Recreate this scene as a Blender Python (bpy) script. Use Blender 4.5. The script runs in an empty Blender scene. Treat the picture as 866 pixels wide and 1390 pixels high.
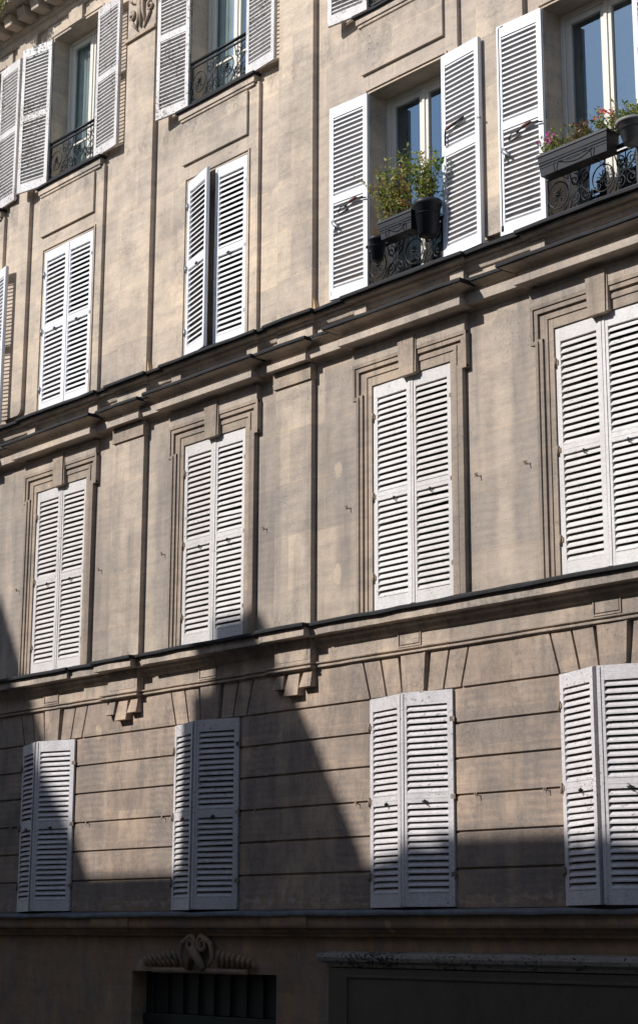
import bpy, bmesh, math, random
from mathutils import Vector, Matrix
R = math.radians
random.seed(7)
C = bpy.context.scene
# ------------------------------------------------------------------ camera
F, CX, CY, W0, H0 = 2458.0, 433.0, 650.0, 866.0, 1390.0
YAW, PIT, ROL = R(48.703), R(14.043), R(.196)
fw = Vector((-math.sin(YAW)*math.cos(PIT), math.cos(YAW)*math.cos(PIT), math.sin(PIT)))
rt = Vector((math.cos(YAW), math.sin(YAW), 0)); up = rt.cross(fw)
r2 = math.cos(ROL)*rt + math.sin(ROL)*up; u2 = -math.sin(ROL)*rt + math.cos(ROL)*up
cam = bpy.data.objects.new('camera', bpy.data.cameras.new('camera')); C.collection.objects.link(cam)
m = Matrix((r2, u2, -fw)).transposed().to_4x4(); m.translation = Vector((0, -12, 0)); cam.matrix_world = m
cam.data.sensor_fit = 'VERTICAL'; cam.data.sensor_height = 36.0
cam.data.lens = F/H0*36.0
cam.data.shift_x = 0.0
cam.data.shift_y = -(H0/2-CY)/H0
cam.data.clip_start = .1; cam.data.clip_end = 2000
C.camera = cam
# ------------------------------------------------------------------ light
SUNV = Vector((-.48, -1.0, .77)).normalized()          # towards the sun
w = bpy.data.worlds.new('World'); C.world = w; w.use_nodes = True
nt = w.node_tree; bg = nt.nodes['Background']
sky = nt.nodes.new('ShaderNodeTexSky'); sky.sky_type = 'NISHITA'; sky.sun_disc = False
sky.sun_elevation = math.asin(SUNV.z); sky.sun_rotation = math.atan2(SUNV.x, SUNV.y)
sky.air_density = 1.0; sky.dust_density = .7; sky.ozone_density = 1.6
nt.links.new(sky.outputs[0], bg.inputs[0]); bg.inputs[1].default_value = .112
sd = bpy.data.lights.new('sun', 'SUN'); sd.energy = 4.6; sd.angle = R(.53); sd.color = (1, .965, .925)
sun = bpy.data.objects.new('sun', sd); C.collection.objects.link(sun)
sun.rotation_euler = SUNV.to_track_quat('Z', 'Y').to_euler(); sun.location = (-10, -20, 30)
C.view_settings.view_transform = 'Standard'; C.view_settings.look = 'None'
C.view_settings.gamma = 1; C.view_settings.use_curve_mapping = False
C.view_settings.exposure = .20
GZ = -4.2
# ------------------------------------------------------------------ materials
def newmat(name):
    m = bpy.data.materials.new(name); m.use_nodes = True
    n = m.node_tree; b = n.nodes['Principled BSDF']
    return m, n, b
def N(n, t, **k):
    x = n.nodes.new(t)
    for a, v in k.items(): setattr(x, a, v)
    return x
def L(n, a, b): n.links.new(a, b)
def pos(n, scale=(1, 1, 1)):
    g = N(n, 'ShaderNodeNewGeometry'); mp = N(n, 'ShaderNodeMapping'); mp.inputs['Scale'].default_value = scale
    L(n, g.outputs['Position'], mp.inputs['Vector']); return mp.outputs[0]
def noise(n, vec, scale, detail=4, rough=.55):
    x = N(n, 'ShaderNodeTexNoise'); x.inputs['Scale'].default_value = scale
    x.inputs['Detail'].default_value = detail; x.inputs['Roughness'].default_value = rough
    L(n, vec, x.inputs['Vector']); return x.outputs[0]
def ramp(n, fac, pts):
    x = N(n, 'ShaderNodeValToRGB'); e = x.color_ramp.elements
    while len(e) < len(pts): e.new(.5)
    for i, (p, c) in enumerate(pts):
        e[i].position = p; e[i].color = (c, c, c, 1) if isinstance(c, (int, float)) else (*c, 1)
    L(n, fac, x.inputs[0]); return x.outputs[0]
def mix(n, fac, a, b, mode='MIX'):
    x = N(n, 'ShaderNodeMix', data_type='RGBA', blend_type=mode)
    for s, v in ((0, fac), (6, a), (7, b)):
        if hasattr(v, 'links') or hasattr(v, 'is_linked'): L(n, v, x.inputs[s])
        elif s == 0: x.inputs[0].default_value = v
        else: x.inputs[s].default_value = (*v, 1)
    return x.outputs[2]
def math_(n, op, a, b=None):
    x = N(n, 'ShaderNodeMath', operation=op)
    for i, v in enumerate((a, b)):
        if v is None: continue
        if hasattr(v, 'is_linked'): L(n, v, x.inputs[i])
        else: x.inputs[i].default_value = v
    return x.outputs[0]
def bump(n, b, h, strength=.3, dist=.01):
    x = N(n, 'ShaderNodeBump'); x.inputs['Strength'].default_value = strength; x.inputs['Distance'].default_value = dist
    L(n, h, x.inputs['Height']); L(n, x.outputs[0], b.inputs['Normal'])

def stone_mat(name, tone=(1, 1, 1), joints=True, streak=.55, courses=False):
    m, n, b = newmat(name)
    g = N(n, 'ShaderNodeNewGeometry'); sp = N(n, 'ShaderNodeSeparateXYZ'); L(n, g.outputs['Position'], sp.inputs[0])
    X, Y, Z = sp.outputs
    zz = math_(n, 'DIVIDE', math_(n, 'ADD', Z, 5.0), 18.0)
    # each storey has its own limestone tone: warm and clean above, grey in the middle, brown below with the shade's warmth put into the colour
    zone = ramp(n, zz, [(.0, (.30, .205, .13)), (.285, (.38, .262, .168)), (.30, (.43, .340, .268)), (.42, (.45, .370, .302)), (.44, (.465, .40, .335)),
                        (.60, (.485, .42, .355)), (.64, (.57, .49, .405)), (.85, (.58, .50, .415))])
    cv = N(n, 'ShaderNodeCombineXYZ'); L(n, X, cv.inputs[0]); L(n, Z, cv.inputs[1])
    col = zone
    wob = N(n, 'ShaderNodeVectorMath', operation='ADD'); L(n, cv.outputs[0], wob.inputs[0])
    nn = N(n, 'ShaderNodeTexNoise'); nn.inputs['Scale'].default_value = 1.5; L(n, g.outputs['Position'], nn.inputs[0])
    sc = N(n, 'ShaderNodeVectorMath', operation='SCALE'); sc.inputs['Scale'].default_value = .025
    L(n, nn.outputs['Color'], sc.inputs[0]); L(n, sc.outputs[0], wob.inputs[1])
    def bricks(w_, h_, c1_, c2_, mo, ms, off=.43):
        br = N(n, 'ShaderNodeTexBrick'); br.offset = off; br.inputs['Scale'].default_value = 1
        br.inputs['Brick Width'].default_value = w_; br.inputs['Row Height'].default_value = h_
        br.inputs['Mortar Size'].default_value = ms; br.inputs['Mortar Smooth'].default_value = .3
        br.inputs['Color1'].default_value = (*c1_, 1); br.inputs['Color2'].default_value = (*c2_, 1); br.inputs['Mortar'].default_value = (*mo, 1)
        L(n, wob.outputs[0], br.inputs['Vector']); return br.outputs['Color']
    if joints:
        col = mix(n, .85, col, bricks(1.13, .573, (.80, .80, .815), (1.13, 1.09, 1.03), (1.15, 1.02, .88), .0055), 'MULTIPLY')
    elif courses:
        col = mix(n, .9, col, bricks(.71, .331, (.80, .80, .82), (1.16, 1.12, 1.06), (1.22, 1.16, 1.06), .003, .37), 'MULTIPLY')
    else:
        col = mix(n, .9, col, bricks(1.31, 60.0, (.90, .90, .91), (1.10, 1.07, 1.04), (.50, .45, .40), .004, .0), 'MULTIPLY')
    # cloudy weathering: grey lichen-dark areas against clean warm stone
    big = noise(n, pos(n, (.9, .9, .6)), 1.1, 6, .62)
    col = mix(n, 1.0, col, ramp(n, big, [(.36, (.76, .755, .76)), (.50, (.98, .97, .96)), (.64, (1.10, 1.07, 1.04))]), 'MULTIPLY')
    # smears left along the bedding of the stone
    bed = noise(n, pos(n, (.7, .7, 6)), 1.6, 5, .62)
    col = mix(n, .65, col, ramp(n, bed, [(.34, (.80, .80, .82)), (.5, (1, 1, 1)), (.66, (1.12, 1.08, 1.02))]), 'MULTIPLY')
    # grime beside the windows, where the folded shutters rest, with the print of their louvres
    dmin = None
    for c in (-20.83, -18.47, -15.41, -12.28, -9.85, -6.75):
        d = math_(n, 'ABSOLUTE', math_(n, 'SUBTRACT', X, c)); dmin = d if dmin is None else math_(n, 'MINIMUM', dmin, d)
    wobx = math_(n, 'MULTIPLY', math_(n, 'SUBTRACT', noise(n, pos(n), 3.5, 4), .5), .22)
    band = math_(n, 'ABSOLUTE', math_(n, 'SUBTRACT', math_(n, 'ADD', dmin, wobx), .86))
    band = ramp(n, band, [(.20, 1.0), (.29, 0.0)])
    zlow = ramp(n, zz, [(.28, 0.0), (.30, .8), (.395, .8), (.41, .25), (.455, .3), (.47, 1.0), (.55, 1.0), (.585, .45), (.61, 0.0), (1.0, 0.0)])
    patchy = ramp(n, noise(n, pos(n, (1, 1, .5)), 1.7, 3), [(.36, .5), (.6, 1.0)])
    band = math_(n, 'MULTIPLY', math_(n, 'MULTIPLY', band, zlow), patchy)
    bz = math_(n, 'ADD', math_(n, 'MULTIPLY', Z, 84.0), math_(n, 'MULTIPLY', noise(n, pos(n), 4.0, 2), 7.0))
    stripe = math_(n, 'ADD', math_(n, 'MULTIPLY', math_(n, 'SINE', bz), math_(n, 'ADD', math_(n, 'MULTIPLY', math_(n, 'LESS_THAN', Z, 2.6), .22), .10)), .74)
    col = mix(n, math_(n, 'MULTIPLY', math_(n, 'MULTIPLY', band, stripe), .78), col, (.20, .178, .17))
    # streaks that run down the wall
    st = noise(n, pos(n, (3.2, 1, .22)), 1.6, 5, .6)
    stf = ramp(n, st, [(.50, 0.0), (.68, 1.0)])
    zst = ramp(n, zz, [(.0, .9), (.40, .75), (.45, 1.0), (.59, 1.0), (.63, .25), (1, .25)])
    stf = math_(n, 'MULTIPLY', math_(n, 'MULTIPLY', stf, zst), streak)
    col = mix(n, stf, col, (.20, .18, .165))
    comb = noise(n, pos(n, (6, 6, 38)), 1.0, 5, .75)
    col = mix(n, .35, col, ramp(n, comb, [(.3, .80), (.5, 1.0), (.7, 1.12)]), 'MULTIPLY')
    med = noise(n, pos(n), 9, 7, .7)
    col = mix(n, .45, col, ramp(n, med, [(.3, .72), (.5, 1.0), (.7, 1.16)]), 'MULTIPLY')
    fine = noise(n, pos(n), 65, 4, .75)
    col = mix(n, .5, col, ramp(n, fine, [(.3, .70), (.55, 1.0), (.7, 1.22)]), 'MULTIPLY')
    # pale and ochre repair patches of mortar
    vo = N(n, 'ShaderNodeTexVoronoi'); vo.inputs['Scale'].default_value = 1.0; vo.inputs['Randomness'].default_value = 1
    L(n, pos(n, (1.35, .001, .85)), vo.inputs['Vector'])
    wv = math_(n, 'ADD', vo.outputs['Distance'], math_(n, 'MULTIPLY', math_(n, 'SUBTRACT', med, .5), .16))
    pf = ramp(n, wv, [(.075, 1.0), (.095, 0.0)])
    col = mix(n, math_(n, 'MULTIPLY', pf, .4), col, (.68, .54, .38))
    # black crust specks gathered in grey areas
    pit = ramp(n, noise(n, pos(n, (1, 1, 1.4)), 32, 5, .78), [(.56, 0.0), (.66, 1.0)])
    crust = ramp(n, noise(n, pos(n, (1, 1, 1.3)), 1.5, 4, .6), [(.50, 0.0), (.62, .75)])
    col = mix(n, math_(n, 'MULTIPLY', crust, .35), col, (.27, .245, .225))
    pit = math_(n, 'MULTIPLY', pit, crust)
    # lichen and soot below the sills and above the ledges, where the rain splashes
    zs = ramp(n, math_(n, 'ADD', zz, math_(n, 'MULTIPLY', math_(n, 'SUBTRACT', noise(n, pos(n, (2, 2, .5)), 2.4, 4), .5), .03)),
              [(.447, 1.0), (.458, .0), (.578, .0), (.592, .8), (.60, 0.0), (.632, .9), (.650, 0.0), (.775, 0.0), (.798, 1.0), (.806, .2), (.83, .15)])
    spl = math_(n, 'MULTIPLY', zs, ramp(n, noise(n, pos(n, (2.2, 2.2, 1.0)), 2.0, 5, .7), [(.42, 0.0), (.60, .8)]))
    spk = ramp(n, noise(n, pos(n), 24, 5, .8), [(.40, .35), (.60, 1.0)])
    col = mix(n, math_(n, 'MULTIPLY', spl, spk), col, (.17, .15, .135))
    # pale salts at the foot of the lower storey
    sal = math_(n, 'MULTIPLY', ramp(n, zz, [(.289, 0.0), (.2905, 1.0), (.296, .6), (.301, 0.0)]), ramp(n, noise(n, pos(n, (1, 1, 2)), 9, 5, .7), [(.5, 0.0), (.58, .7)]))
    col = mix(n, sal, col, (.50, .45, .40))
    col = mix(n, pit, col, (.14, .12, .105))
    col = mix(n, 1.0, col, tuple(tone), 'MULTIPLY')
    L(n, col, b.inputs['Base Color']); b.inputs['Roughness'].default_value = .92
    b.inputs['Specular IOR Level'].default_value = .12
    h = math_(n, 'ADD', math_(n, 'MULTIPLY', comb, .4), math_(n, 'ADD', math_(n, 'MULTIPLY', fine, .35), math_(n, 'MULTIPLY', med, .8)))
    h = math_(n, 'SUBTRACT', h, math_(n, 'MULTIPLY', pit, .6))
    bump(n, b, h, .6, .010)
    return m
def paint_mat(name, base, chip, chipcol=(.22, .19, .16), dirt=.25, rough=.5):
    m, n, b = newmat(name)
    big = noise(n, pos(n, (3, 3, 1.2)), 2.0, 4)
    col = mix(n, dirt, base, ramp(n, big, [(.3, tuple(.66*c for c in base)), (.6, tuple(1.0*c for c in base))]))
    d2 = noise(n, pos(n, (14, 14, 50)), 1.5, 4, .7)
    col = mix(n, dirt, col, ramp(n, d2, [(.35, (.50, .46, .42)), (.6, (.98, .98, .98))]), 'MULTIPLY')
    ch = noise(n, pos(n, (1.2, 1.2, 1.6)), 22, 6, .72)
    ar = noise(n, pos(n), 2.3, 3, .5)
    f = ramp(n, math_(n, 'ADD', ch, math_(n, 'MULTIPLY', ar, .35)), [(chip, 0.0), (chip+.02, 1.0)])
    col = mix(n, f, col, chipcol)
    oi = N(n, 'ShaderNodeObjectInfo')
    col = mix(n, min(1, dirt*2.2), col, ramp(n, oi.outputs['Random'], [(0, (.84, .82, .80)), (.5, (.97, .96, .95)), (1, (1, 1, 1))]), 'MULTIPLY')
    L(n, col, b.inputs['Base Color']); b.inputs['Roughness'].default_value = rough
    b.inputs['Specular IOR Level'].default_value = .3
    bump(n, b, math_(n, 'SUBTRACT', math_(n, 'MULTIPLY', d2, .4), f), .35, .003)
    return m
def simple_mat(name, base, rough=.6, metal=0, var=.25, scale=20, bmp=.15):
    m, n, b = newmat(name)
    x = noise(n, pos(n), scale, 5, .6)
    col = ramp(n, x, [(.3, tuple((1-var)*c for c in base)), (.7, tuple((1+var)*c for c in base))])
    L(n, col, b.inputs['Base Color']); b.inputs['Roughness'].default_value = rough; b.inputs['Metallic'].default_value = metal; b.inputs['Specular IOR Level'].default_value = .25
    bump(n, b, x, bmp, .004)
    return m
def leaf_mat(name, c1, c2, trans=.35):
    m, n, b = newmat(name)
    x = noise(n, pos(n), 30, 3)
    L(n, ramp(n, x, [(.35, c1), (.65, c2)]), b.inputs['Base Color']); b.inputs['Roughness'].default_value = .55
    t = N(n, 'ShaderNodeBsdfTranslucent'); L(n, ramp(n, x, [(.35, c1), (.65, c2)]), t.inputs[0])
    ms = N(n, 'ShaderNodeMixShader'); ms.inputs[0].default_value = trans
    L(n, b.outputs[0], ms.inputs[1]); L(n, t.outputs[0], ms.inputs[2]); L(n, ms.outputs[0], n.nodes['Material Output'].inputs[0])
    return m
def glass_mat(name):
    m, n, b = newmat(name)
    n.nodes.remove(b)
    fr = N(n, 'ShaderNodeFresnel'); ge = N(n, 'ShaderNodeNewGeometry')
    # same reflectance from both sides of the pane
    L(n, math_(n, 'ADD', math_(n, 'MULTIPLY', ge.outputs['Backfacing'], 1/3.5-3.5), 3.5), fr.inputs[0])
    gl = N(n, 'ShaderNodeBsdfGlossy'); gl.inputs['Roughness'].default_value = .0; gl.inputs['Color'].default_value = (.50, .75, 1, 1)  # blue of the reflected sky painted in as a gloss tint
    tr = N(n, 'ShaderNodeBsdfTransparent'); tr.inputs[0].default_value = (.80, .84, .83, 1)
    ms = N(n, 'ShaderNodeMixShader'); L(n, fr.outputs[0], ms.inputs[0]); L(n, tr.outputs[0], ms.inputs[1]); L(n, gl.outputs[0], ms.inputs[2])
    # old panes are slightly wavy and dusty
    bp = N(n, 'ShaderNodeBump'); bp.inputs['Strength'].default_value = .04; bp.inputs['Distance'].default_value = .02
    L(n, noise(n, pos(n), 2.2, 1), bp.inputs['Height']); L(n, bp.outputs[0], gl.inputs['Normal'])
    df = N(n, 'ShaderNodeBsdfDiffuse'); df.inputs[0].default_value = (.5, .5, .5, 1)
    m2 = N(n, 'ShaderNodeMixShader'); L(n, ramp(n, noise(n, pos(n), 60, 5, .8), [(.5, .004), (.8, .05)]), m2.inputs[0])
    L(n, ms.outputs[0], m2.inputs[1]); L(n, df.outputs[0], m2.inputs[2])
    L(n, m2.outputs[0], n.nodes['Material Output'].inputs[0]); return m
M = dict(
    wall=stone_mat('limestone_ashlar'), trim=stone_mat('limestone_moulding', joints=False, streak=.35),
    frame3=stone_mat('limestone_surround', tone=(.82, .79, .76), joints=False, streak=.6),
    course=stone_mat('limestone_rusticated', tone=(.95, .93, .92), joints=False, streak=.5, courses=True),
    patch=simple_mat('ochre_mortar', (.55, .38, .22), .9, 0, .2, 14, .4),
    lead=simple_mat('lead_flashing', (.016, .016, .018), .75, 0, .35, 9, .3),
    leadtop=simple_mat('zinc_flashing', (.13, .138, .15), .7, 0, .35, 6, .3),
    white=paint_mat('white_shutter_paint', (.76, .77, .79), .97, dirt=.10, rough=.4),
    cream=paint_mat('worn_white_paint', (.70, .68, .67), .825, dirt=.36),
    grey=paint_mat('weathered_white_paint', (.73, .715, .715), .765, dirt=.5),
    blue=paint_mat('cool_white_paint', (.67, .65, .67), .80, dirt=.42),
    frame=paint_mat('window_paint', (.72, .69, .62), .95, dirt=.2, rough=.45),
    iron=simple_mat('wrought_iron', (.022, .024, .027), .45, .5, .3, 40, .2),
    rust=simple_mat('rusty_iron', (.25, .19, .145), .85, 0, .4, 60, .5),
    grip=simple_mat('brown_wood_grip', (.13, .045, .03), .5, 0, .3, 40, .2),
    steel=simple_mat('galvanised_steel', (.33, .34, .35), .45, .7, .2, 40, .1),
    plastic=simple_mat('black_plastic', (.03, .032, .038), .45, 0, .15, 30, .05),
    greypot=simple_mat('grey_plastic', (.20, .20, .19), .55, 0, .1, 20, .05),
    soil=simple_mat('potting_soil', (.05, .035, .022), .95, 0, .4, 60, .8),
    room=simple_mat('dark_room', (.20, .165, .14), .9, 0, .1, 3, 0),
    curtain=simple_mat('net_curtain', (.52, .56, .55), .9, 0, .12, 5, .1),
    glass=glass_mat('window_glass'),
    stem=simple_mat('plant_stem', (.12, .10, .045), .7, 0, .3, 40, .1),
    leafg=leaf_mat('green_leaf', (.06, .12, .02), (.15, .24, .04)),
    leafy=leaf_mat('yellow_green_leaf', (.26, .28, .05), (.50, .46, .11)),
    leafr=leaf_mat('rusty_leaf', (.22, .10, .04), (.36, .20, .09)),
    pink=leaf_mat('pink_petal', (.50, .08, .30), (.70, .22, .50)),
    red=leaf_mat('red_petal', (.60, .03, .03), (.75, .10, .06)),
    asphalt=simple_mat('asphalt', (.05, .05, .05), .9, 0, .3, 40, .5),
    paving=simple_mat('pavement_stone', (.22, .21, .20), .9, 0, .25, 8, .3),
    zinc=simple_mat('zinc_roof', (.27, .30, .33), .5, .3, .2, 3, .1),
    brick=simple_mat('chimney_render', (.33, .26, .20), .9, 0, .2, 6, .3),
    terra=simple_mat('terracotta', (.38, .15, .08), .8, 0, .2, 10, .2),
    shop=paint_mat('dark_shopfront_paint', (.12, .10, .08), .86, (.05, .04, .035), dirt=.5),
    shopledge=paint_mat('flaking_ledge_paint', (.40, .37, .34), .74, (.03, .025, .022), dirt=.6),
    door=paint_mat('carriage_door_paint', (.022, .026, .024), .95, dirt=.3),
)
# ------------------------------------------------------------------ mesh helpers
class MB:
    def __init__(s): s.v = []; s.f = []; s.sm = []
    def add(s, vs, fs, smooth=False):
        o = len(s.v); s.v += [tuple(v) for v in vs]; s.f += [tuple(i+o for i in f) for f in fs]; s.sm += [smooth]*len(fs)
    def box(s, x0, x1, y0, y1, z0, z1):
        s.add([(x0,y0,z0),(x1,y0,z0),(x1,y1,z0),(x0,y1,z0),(x0,y0,z1),(x1,y0,z1),(x1,y1,z1),(x0,y1,z1)],
              [(0,3,2,1),(4,5,6,7),(0,1,5,4),(1,2,6,5),(2,3,7,6),(3,0,4,7)])
    def prism(s, pts, y0, y1):
        """polygon in (x,z), counter-clockwise seen from -Y, from y0 (front) to y1"""
        n = len(pts)
        s.add([(x, y0, z) for x, z in pts]+[(x, y1, z) for x, z in pts],
              [tuple(range(n)), tuple(range(2*n-1, n-1, -1))]+[(i, i+n, (i+1) % n+n, (i+1) % n) for i in range(n)])
    def taper(s, x0, x1, z0, z1, yb, pt, pb, lt=0, rt_=0):
        """block standing off the wall yb: projection pt on top, pb at the bottom, top edge shortened by lt / rt_"""
        vs = [(x0,yb-pb,z0),(x1,yb-pb,z0),(x1,yb,z0),(x0,yb,z0),(x0+lt,yb-pt,z1),(x1-rt_,yb-pt,z1),(x1-rt_,yb,z1),(x0+lt,yb,z1)]
        s.add(vs, [(0,3,2,1),(4,5,6,7),(0,1,5,4),(1,2,6,5),(2,3,7,6),(3,0,4,7)])
    def sweep(s, x0, x1, prof, yw=.05, jit=.0016, step=.19):
        """moulding: prof = [(projection,z)...] bottom to top; x0,x1 = extent of the outermost point; mitred returns"""
        pm = max(p for p, _ in prof); n = len(prof); vs = []; rd = random.Random(round(x0*37+x1*11+prof[0][1]*101, 3))
        k = max(1, int((x1-x0)/step)); ts = [i/k for i in range(k+1)]
        jz = [[rd.gauss(0, jit)*.8 for _ in ts] for _ in range(2)]; jy = [rd.gauss(0, jit) for _ in ts]; nc = k+3
        if k > 3 and jit < .003:
            for _ in range(max(1, k//5)): jy[rd.randrange(1, k)] += rd.uniform(.002, .006)      # worn or chipped spots
        for q, (p, z) in enumerate(prof):
            d = pm-p; f = 1 if p > pm*.8 else .3
            vs.append((x0+d, yw, z))
            for i, t in enumerate(ts):
                e = 0 if i in (0, k) else 1
                vs.append((x0+d+(x1-x0-2*d)*t, -p+f*e*jy[i], z+f*e*jz[0][i]))
            vs.append((x1-d, yw, z))
        fs = []
        for i in range(n-1):
            for c in range(nc-1): fs.append((i*nc+c, i*nc+c+1, (i+1)*nc+c+1, (i+1)*nc+c))
        fs += [tuple(range(nc-1, -1, -1)), tuple((n-1)*nc+c for c in range(nc))]
        s.add(vs, fs)
    def tube(s, pts, r, seg=6, closed=False):
        pts = [Vector(p) for p in pts]; n = len(pts); rings = []
        rr = r if isinstance(r, (list, tuple)) else [r]*n
        prev = None
        for i, p in enumerate(pts):
            if closed: t = pts[(i+1) % n]-pts[i-1]
            else: t = pts[min(i+1, n-1)]-pts[max(i-1, 0)]
            t.normalize()
            a = prev if prev and abs(prev.dot(t)) < .95 else (Vector((0, 1, 0)) if abs(t.y) < .9 else Vector((1, 0, 0)))
            a = (a-t*a.dot(t)).normalized(); b = t.cross(a); prev = a
            rings.append([p+(a*math.cos(k*math.tau/seg)+b*math.sin(k*math.tau/seg))*rr[i] for k in range(seg)])
        vs = [v for r_ in rings for v in r_]; fs = []
        for i in range(n if closed else n-1):
            j = (i+1) % n
            for k in range(seg): fs.append((i*seg+k, i*seg+(k+1) % seg, j*seg+(k+1) % seg, j*seg+k))
        if not closed: fs += [tuple(reversed(range(seg))), tuple((n-1)*seg+k for k in range(seg))]
        s.add(vs, fs, True)
    def lathe(s, c, prof, seg=20):
        vs = []; fs = []
        for r, z in prof: vs += [(c[0]+r*math.cos(k*math.tau/seg), c[1]+r*math.sin(k*math.tau/seg), c[2]+z) for k in range(seg)]
        for i in range(len(prof)-1):
            for k in range(seg): fs.append((i*seg+k, i*seg+(k+1) % seg, (i+1)*seg+(k+1) % seg, (i+1)*seg+k))
        s.add(vs, fs, True)
    def mesh(s, name, mat, recalc=True):
        me = bpy.data.meshes.new(name); me.from_pydata(s.v, [], s.f); me.materials.append(mat)
        me.polygons.foreach_set('use_smooth', s.sm)
        if len(s.f) > 1:
            bm = bmesh.new(); bm.from_mesh(me); bmesh.ops.recalc_face_normals(bm, faces=bm.faces); bm.to_mesh(me); bm.free()
        me.update()
        return me
    def build(s, name, mat, parent=None, bevel=0, loc=None):
        o = bpy.data.objects.new(name, s.mesh(name, mat)); C.collection.objects.link(o)
        if bevel:
            b = o.modifiers.new('bevel', 'BEVEL'); b.width = bevel; b.segments = 2; b.limit_method = 'ANGLE'; b.angle_limit = R(35)
        if loc: o.location = loc
        put(o, parent); return o
def put(o, parent):
    """parent without moving: everything is drawn in world coordinates"""
    if parent is None: return
    o.parent = parent
    off = Vector((0, 0, 0)); p = parent
    o.location = Vector(o.location) - wloc(parent)
def wloc(o):
    v = Vector(o.location)
    while o.parent: o = o.parent; v += Vector(o.location)
    return v
def thing(name, loc, label, cat, group=None):
    o = bpy.data.objects.new(name, None); C.collection.objects.link(o); o.location = loc
    o['label'] = label; o['category'] = cat
    if group: o['group'] = group
    return o
def tag(o, label, cat, group=None):
    o['label'] = label; o['category'] = cat
    if group: o['group'] = group
    return o
def spiral(cx, cz, r0, r1, a0, turns, y, n=22, flip=1):
    out = []
    for i in range(n+1):
        t = i/n; r = r0+(r1-r0)*t; a = a0+flip*turns*math.tau*t
        out.append((cx+r*math.cos(a), y, cz+r*math.sin(a)))
    return out
# ------------------------------------------------------------------ ground
def struct(o): o['kind'] = 'structure'; return o
g = MB(); g.add([(-400,-400,GZ-.13),(400,-400,GZ-.13),(400,400,GZ-.13),(-400,400,GZ-.13)], [(0,1,2,3)])
struct(g.build('ground', M['asphalt']))
g = MB(); g.add([(-60,-11.2,GZ-.126),(30,-11.2,GZ-.126),(30,-2.0,GZ-.126),(-60,-2.0,GZ-.126)], [(0,1,2,3)])
struct(g.build('road', M['asphalt']))
g = MB(); g.box(-60, 30, -1.8, .02, GZ-.13, GZ); g.box(-60, 30, -13.5, -11.4, GZ-.13, GZ)
struct(g.build('pavement', M['paving'], bevel=.01))
g = MB(); g.box(-60, 30, -2.0, -1.803, GZ-.13, GZ+.005); g.box(-60, 30, -11.397, -11.2, GZ-.13, GZ+.005)
struct(g.build('kerb', M['paving'], bevel=.02))
# ------------------------------------------------------------------ the facade
COL = [-20.83, -18.47, -15.41, -12.28, -9.85, -6.75]
XL, XR, ZT = -25.0, -3.0, 12.35
HW = .55
COL4 = [c-.035 for c in COL]     # the lowest row of windows stands a hand to the left
Z4, Z3, Z2, Z1 = (.215, 2.19), (3.05, 5.355), (6.385, 8.57), (9.53, 11.63)
bld = thing('apartment_building', (-14, 0, GZ), 'tall Parisian limestone apartment facade with rows of white louvred shutters and moulded ledges', 'building')
def wall_plane(mb, y, x0, x1, z0, z1, holes):
    xs = sorted({x0, x1, *[h[0] for h in holes], *[h[1] for h in holes]}); zs = sorted({z0, z1, *[h[2] for h in holes], *[h[3] for h in holes]})
    for i in range(len(xs)-1):
        for j in range(len(zs)-1):
            mx, mz = (xs[i]+xs[i+1])/2, (zs[j]+zs[j+1])/2
            if any(h[0] < mx < h[1] and h[2] < mz < h[3] for h in holes): continue
            mb.add([(xs[i],y,zs[j]),(xs[i+1],y,zs[j]),(xs[i+1],y,zs[j+1]),(xs[i],y,zs[j+1])], [(0,1,2,3)])
def reveal(mb, y0, y1, h):
    a, b, c, d = h
    mb.add([(a,y0,c),(b,y0,c),(b,y0,d),(a,y0,d),(a,y1,c),(b,y1,c),(b,y1,d),(a,y1,d)],
           [(0,4,5,1),(1,5,6,2),(2,6,7,3),(3,7,4,0)])
wl = MB()
upper = [(c-HW, c+HW, z[0], z[1]) for c in COL for z in (Z3, Z2, Z1)]
lower = [(c-HW, c+HW, Z4[0], Z4[1]) for c in COL4]
wall_plane(wl, 0, XL, XR, 2.60, ZT, upper)
for h in upper: reveal(wl, 0, .36, h)
wall_plane(wl, .032, XL, XR, 0.0, 2.60, lower)
for h in lower: reveal(wl, .032, .36, h)
# ground floor wall with the carriage doorway and the shop opening
DOOR = (-16.75, -14.3, GZ, -.42); SHOP = (-13.45, -5.2, GZ, -.33)
wall_plane(wl, .022, XL, XR, GZ, 0.0, [DOOR, SHOP])
reveal(wl, .022, .36, DOOR); reveal(wl, .022, .30, SHOP)
# gables and back
wl.add([(XL,0,GZ),(XL,9,GZ),(XL,9,ZT),(XL,0,ZT)], [(0,1,2,3)]); wl.add([(XR,0,GZ),(XR,9,GZ),(XR,9,ZT),(XR,0,ZT)], [(0,3,2,1)])
wl.add([(XL,9,GZ),(XR,9,GZ),(XR,9,ZT),(XL,9,ZT)], [(0,1,2,3)])
wo = wl.build('wall', M['wall'], bld)
# rooms behind the windows (dark, with floors)
rm = MB()
for z0, z1 in ((-4.15, -.1), (.05, 2.8), (2.95, 6.1), (6.25, 9.3), (9.4, 12.2)):
    a, b, y0, y1 = XL+.05, XR-.05, .37, 3.2
    rm.add([(a,y0,z0),(b,y0,z0),(b,y1,z0),(a,y1,z0),(a,y0,z1),(b,y0,z1),(b,y1,z1),(a,y1,z1)], [(0,1,2,3),(7,6,5,4),(3,2,6,7),(0,3,7,4),(2,1,5,6)])
rm.build('room_lining', M['room'], bld)
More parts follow.
